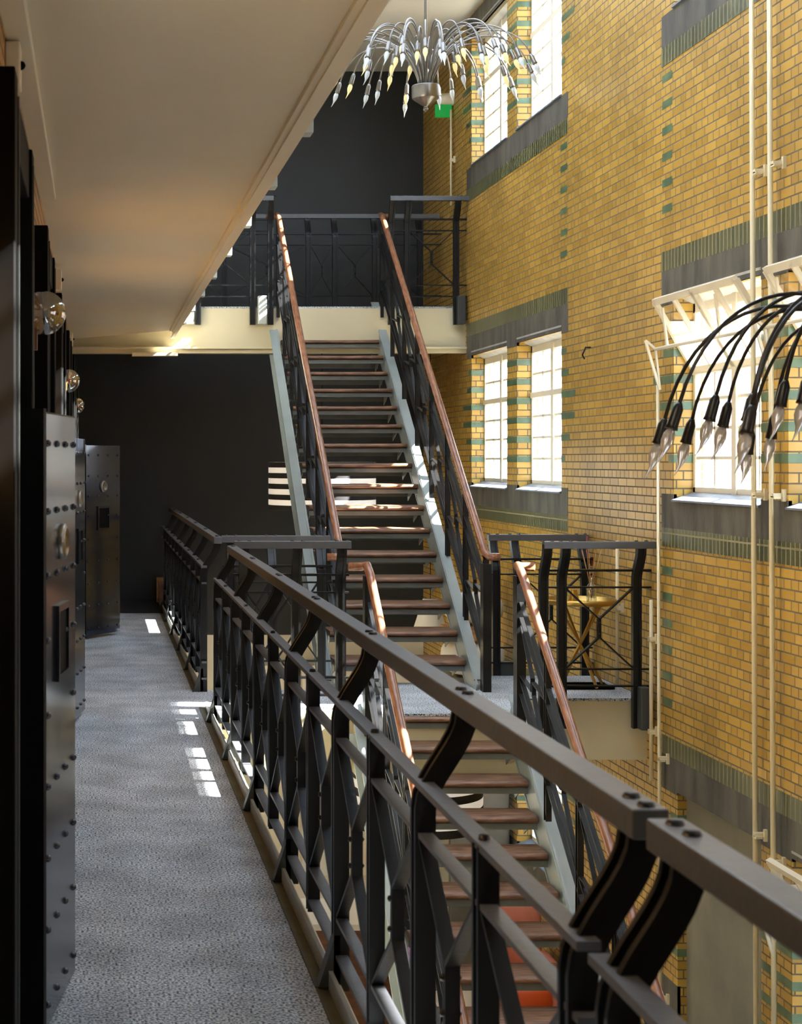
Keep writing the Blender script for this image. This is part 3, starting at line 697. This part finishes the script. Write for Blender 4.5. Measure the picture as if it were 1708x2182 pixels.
m.build('reeds', 'wood_l', r)
m = MB(); m.m('brass').lathe([(.0001, 0), (.04, 0), (.042, .01), (.03, .06), (.022, .1), (.026, .105), (.0001, .105)], (0, 0, 0), 18)
q = m.build('brass_vase', None, None, loc=(3.56, 11.9, .634)); tag(q, 'small brass vase on the tray table, left of the reed diffuser', 'vase')
# ------------------------------------------------------------------ pipes and fittings on the brick wall
for y, z in ((12.7, 2.6), (6.9, 4.2)):
    m = MB(); m.tube([(XW+.01, y, z), (XW-.04, y, z), (XW-.06, y+.02, z-.06), (XW-.04, y+.03, z-.09)], .007, 8)
    tag(m.build('wall_hook', 'iron'), 'small dark iron hook in the brick '+('wall, right of the far pair of windows' if y > 10 else 'wall, above the big windows'), 'hook')
def pipe(name, label, y, z0, z1, r, clips, k='conduit', tilt=0, off=.05):
    m = MB(); m.m(k).tube([(XW-off, y, z0), (XW-off, y+tilt, z1)], r, 10); x = empty(name, label, 'pipe', (0, 0, 0))
    m.build('tube', None, x)
    for z in clips:
        c = MB(); c.m(k).box(XW-off-r-.004, XW, y-.018, y+.018, z-.012, z+.012).box(XW-.02, XW, y-.035, y-.012, z-.035, z+.035).box(XW-off-r-.004, XW-off+.02, y-.03, y+.024, z-.02, z-.005); c.build('clip', None, x)
pipe('wall_pipe', 'thin cream conduit just left of the big window, with the window crank on top', 10.98, ZG, 2.22, .012, (-.35, -2.0), tilt=.06)
pipe('wall_pipe', 'tall cream conduit crossing the dark stone bands at the right edge of the big window', 9.38, ZG, ZR, .015, (5.6, 3.4, 1.5, -.5), tilt=.1)
pipe('wall_pipe', 'rightmost cream conduit, running beside the tall one between the big windows', 9.13, ZG, ZR, .015, (3.4, 1.5, -.6, 5.6), tilt=.1)
pipe('wall_pipe', 'short cream pipe with dark clips right of the landing rail on the brick wall', 11.2, -.55, .72, .014, (.45, -.2), off=.04)
pipe('wall_pipe', 'cream pipe on the brick wall behind the crossed landing railing', 11.93, .02, 1.1, .013, (.6,), off=.04)
pipe('wall_pipe', 'thin dark red pipe on the brick wall behind the tray table', 12.66, .05, 1.1, .01, (.9,), k='redpipe', off=.04)
pipe('wall_pipe', 'thin cream conduit rising from the upper bridge railing to the exit sign', 17.52, 4.5, 5.55, .012, (5.0,), off=.04)
r = empty('exit_sign', 'small green exit sign with round cream cap under the silver chandelier bulbs', 'sign', (XW, 17.6, 5.6))
m = MB(); m.lathe([(.0001, -.16), (.06, -.15), (.07, -.1), (.07, 0)], (0, 0, .08), 20, axis='x'); m.build('cap', 'cream', r)
m = MB(); m.box(-.2, -.02, -.03, .0, -.12, .02); m.build('sign_panel', 'greenlit', r)
r = empty('exit_sign', 'lit green and white exit sign on the brick wall, seen between the lowest upper-stair treads', 'sign', (3.76, 17.5, -.62))
m = MB(); m.box(-.1, .17, -.04, .02, -.16, .12); m.build('housing', 'wood_d', r)
m = MB(); m.m('whitelit').box(-.08, .12, -.05, -.04, -.14, .1); m.m('greenlit').prism([(-.05, -.052, -.12), (.03, -.052, -.12), (.0, -.052, .0), (.04, -.052, .07), (-.06, -.052, .06)], (0, .002, 0)); m.build('sign_panel', None, r)
# ------------------------------------------------------------------ things seen behind and below the landing
r = empty('pendant_lamp', 'crumpled white fabric lampshade seen through the upper stair treads', 'lamp', (3.62, 17.3, .2))
m = MB(); m.lathe([(.08, .0), (.13, -.16), (.2, -.38), (.19, -.39), (.0001, -.38)], (0, 0, 0), 11); m.build('lamp_shade', 'fabric_w', r)
m = MB(); m.tube([(0, 0, 0), (0, 0, 2.7)], .004, 6); m.build('cable', 'black', r)
r = empty('linen_cabinet', 'tall grey cabinet on the ground floor behind the landing', 'cabinet', (3.62, 15.3, ZG))
m = MB(); m.box(-.3, .28, -.25, .25, 0, 2.85); m.build('body', 'plaster', r, bevel=.01)
m = MB(); m.box(-.28, -.01, -.265, -.25, .05, 2.8); m.build('door', 'plaster', r); m = MB(); m.box(.0, .26, -.265, -.25, .05, 2.8); m.build('door', 'plaster', r)
m = MB(); m.m('fabric_w').blob((3.58, 15.2, -.17), (.29, .24, .17), 3); tag(m.build('white_cushion', None, None), 'plump white cushion right of the upper stairs, lying on the tall grey cabinet', 'cushion')
m = MB(); m.m('wood_l').box(3.3, 3.62, 14.98, 15.3, .0, .13); tag(m.build('wooden_box', None, None, bevel=.005), 'light wooden box resting between the two white cushions', 'box')
m = MB(); m.m('fabric_w').blob((3.6, 15.25, .29), (.28, .22, .15), 2.6); tag(m.build('white_cushion', None, None), 'white bolster cushion on top of the light wooden box', 'cushion')
r = empty('bar_counter', 'brown wooden bar counter with a white top on the ground floor, seen through the railing', 'counter', (2.1, 13.7, ZG))
m = MB(); m.box(-.45, .4, -.35, .35, 0, .98); m.build('body', 'wood_d', r); m = MB(); m.box(-.5, .45, -.4, .4, .98, 1.03); m.build('counter_top', 'white', r)
def armchair(label, c, rz, cover, seat):
    r = empty('armchair', label, 'armchair', c, rz)
    m = MB(); m.blob((0, .3, .72), (.42, .13, .42), 4); m.build('backrest', cover, r)
    m = MB(); m.blob((0, -.05, .38), (.4, .38, .12), 4); m.build('seat', seat, r)
    for s_ in (-1, 1):
        m = MB(); m.blob((s_*.42, 0, .45), (.1, .4, .22), 4); m.build('armrest', cover, r)
        for y in (-.28, .28):
            m = MB(); m.tube([(s_*.33, y, 0), (s_*.33, y, .28)], [.015, .025], 8); m.build('leg', 'wood_d', r)
    return r
ac = armchair('salmon pink tufted armchair with orange seat on the ground floor below the stairs', (3.6, 13.6, ZG), 0, 'pink', 'orange'); ac.scale = (.6, .8, 1)
m = MB(); m.m('purple').blob((2.5, 12.85, -2.262), (.24, .2, .1), 2.5); 
r = empty('side_table', 'dark side table on the ground floor holding a purple cushion', 'table', (2.5, 12.85, ZG))
t = m.build('purple_cushion', None, None); tag(t, 'white and purple cushion lying on the dark side table below the stairs', 'cushion')
m = MB(); m.lathe([(.0001, .8), (.3, .8), (.3, .83), (.0001, .83)], (0, 0, 0), 24); m.build('tabletop', 'black', r); m = MB(); m.tube([(0, 0, 0), (0, 0, .8)], .03).lathe([(.0001, 0), (.2, 0), (.2, .02), (.0001, .02)], (0, 0, 0), 24); m.build('base', 'black', r)
m = MB(); m.m('purple').blob((2.35, 11.8, ZG+.25), (.35, .4, .25), 3); tag(m.build('purple_beanbag', None, None), 'purple and white patterned beanbag at the bottom of the picture, seen through the near railing', 'beanbag')
r = empty('wardrobe', 'cream panelled cupboard along the ground floor back wall', 'cupboard', (2.9, 18.9, ZG))
m = MB(); m.box(-1.0, .95, -.25, .28, 0, 2.5); m.build('body', 'cream', r)
for i in range(4):
    m = MB(); m.box(-.98+i*.485, -.52+i*.485, -.27, -.25, .05, 2.45); d_ = m.build('door', 'white' if i % 2 else 'cream', r, bevel=.006); m = MB(); m.box(-.56+i*.485, -.545+i*.485, -.3, -.27, 1.0, 1.4); m.build('handle', 'black', d_)
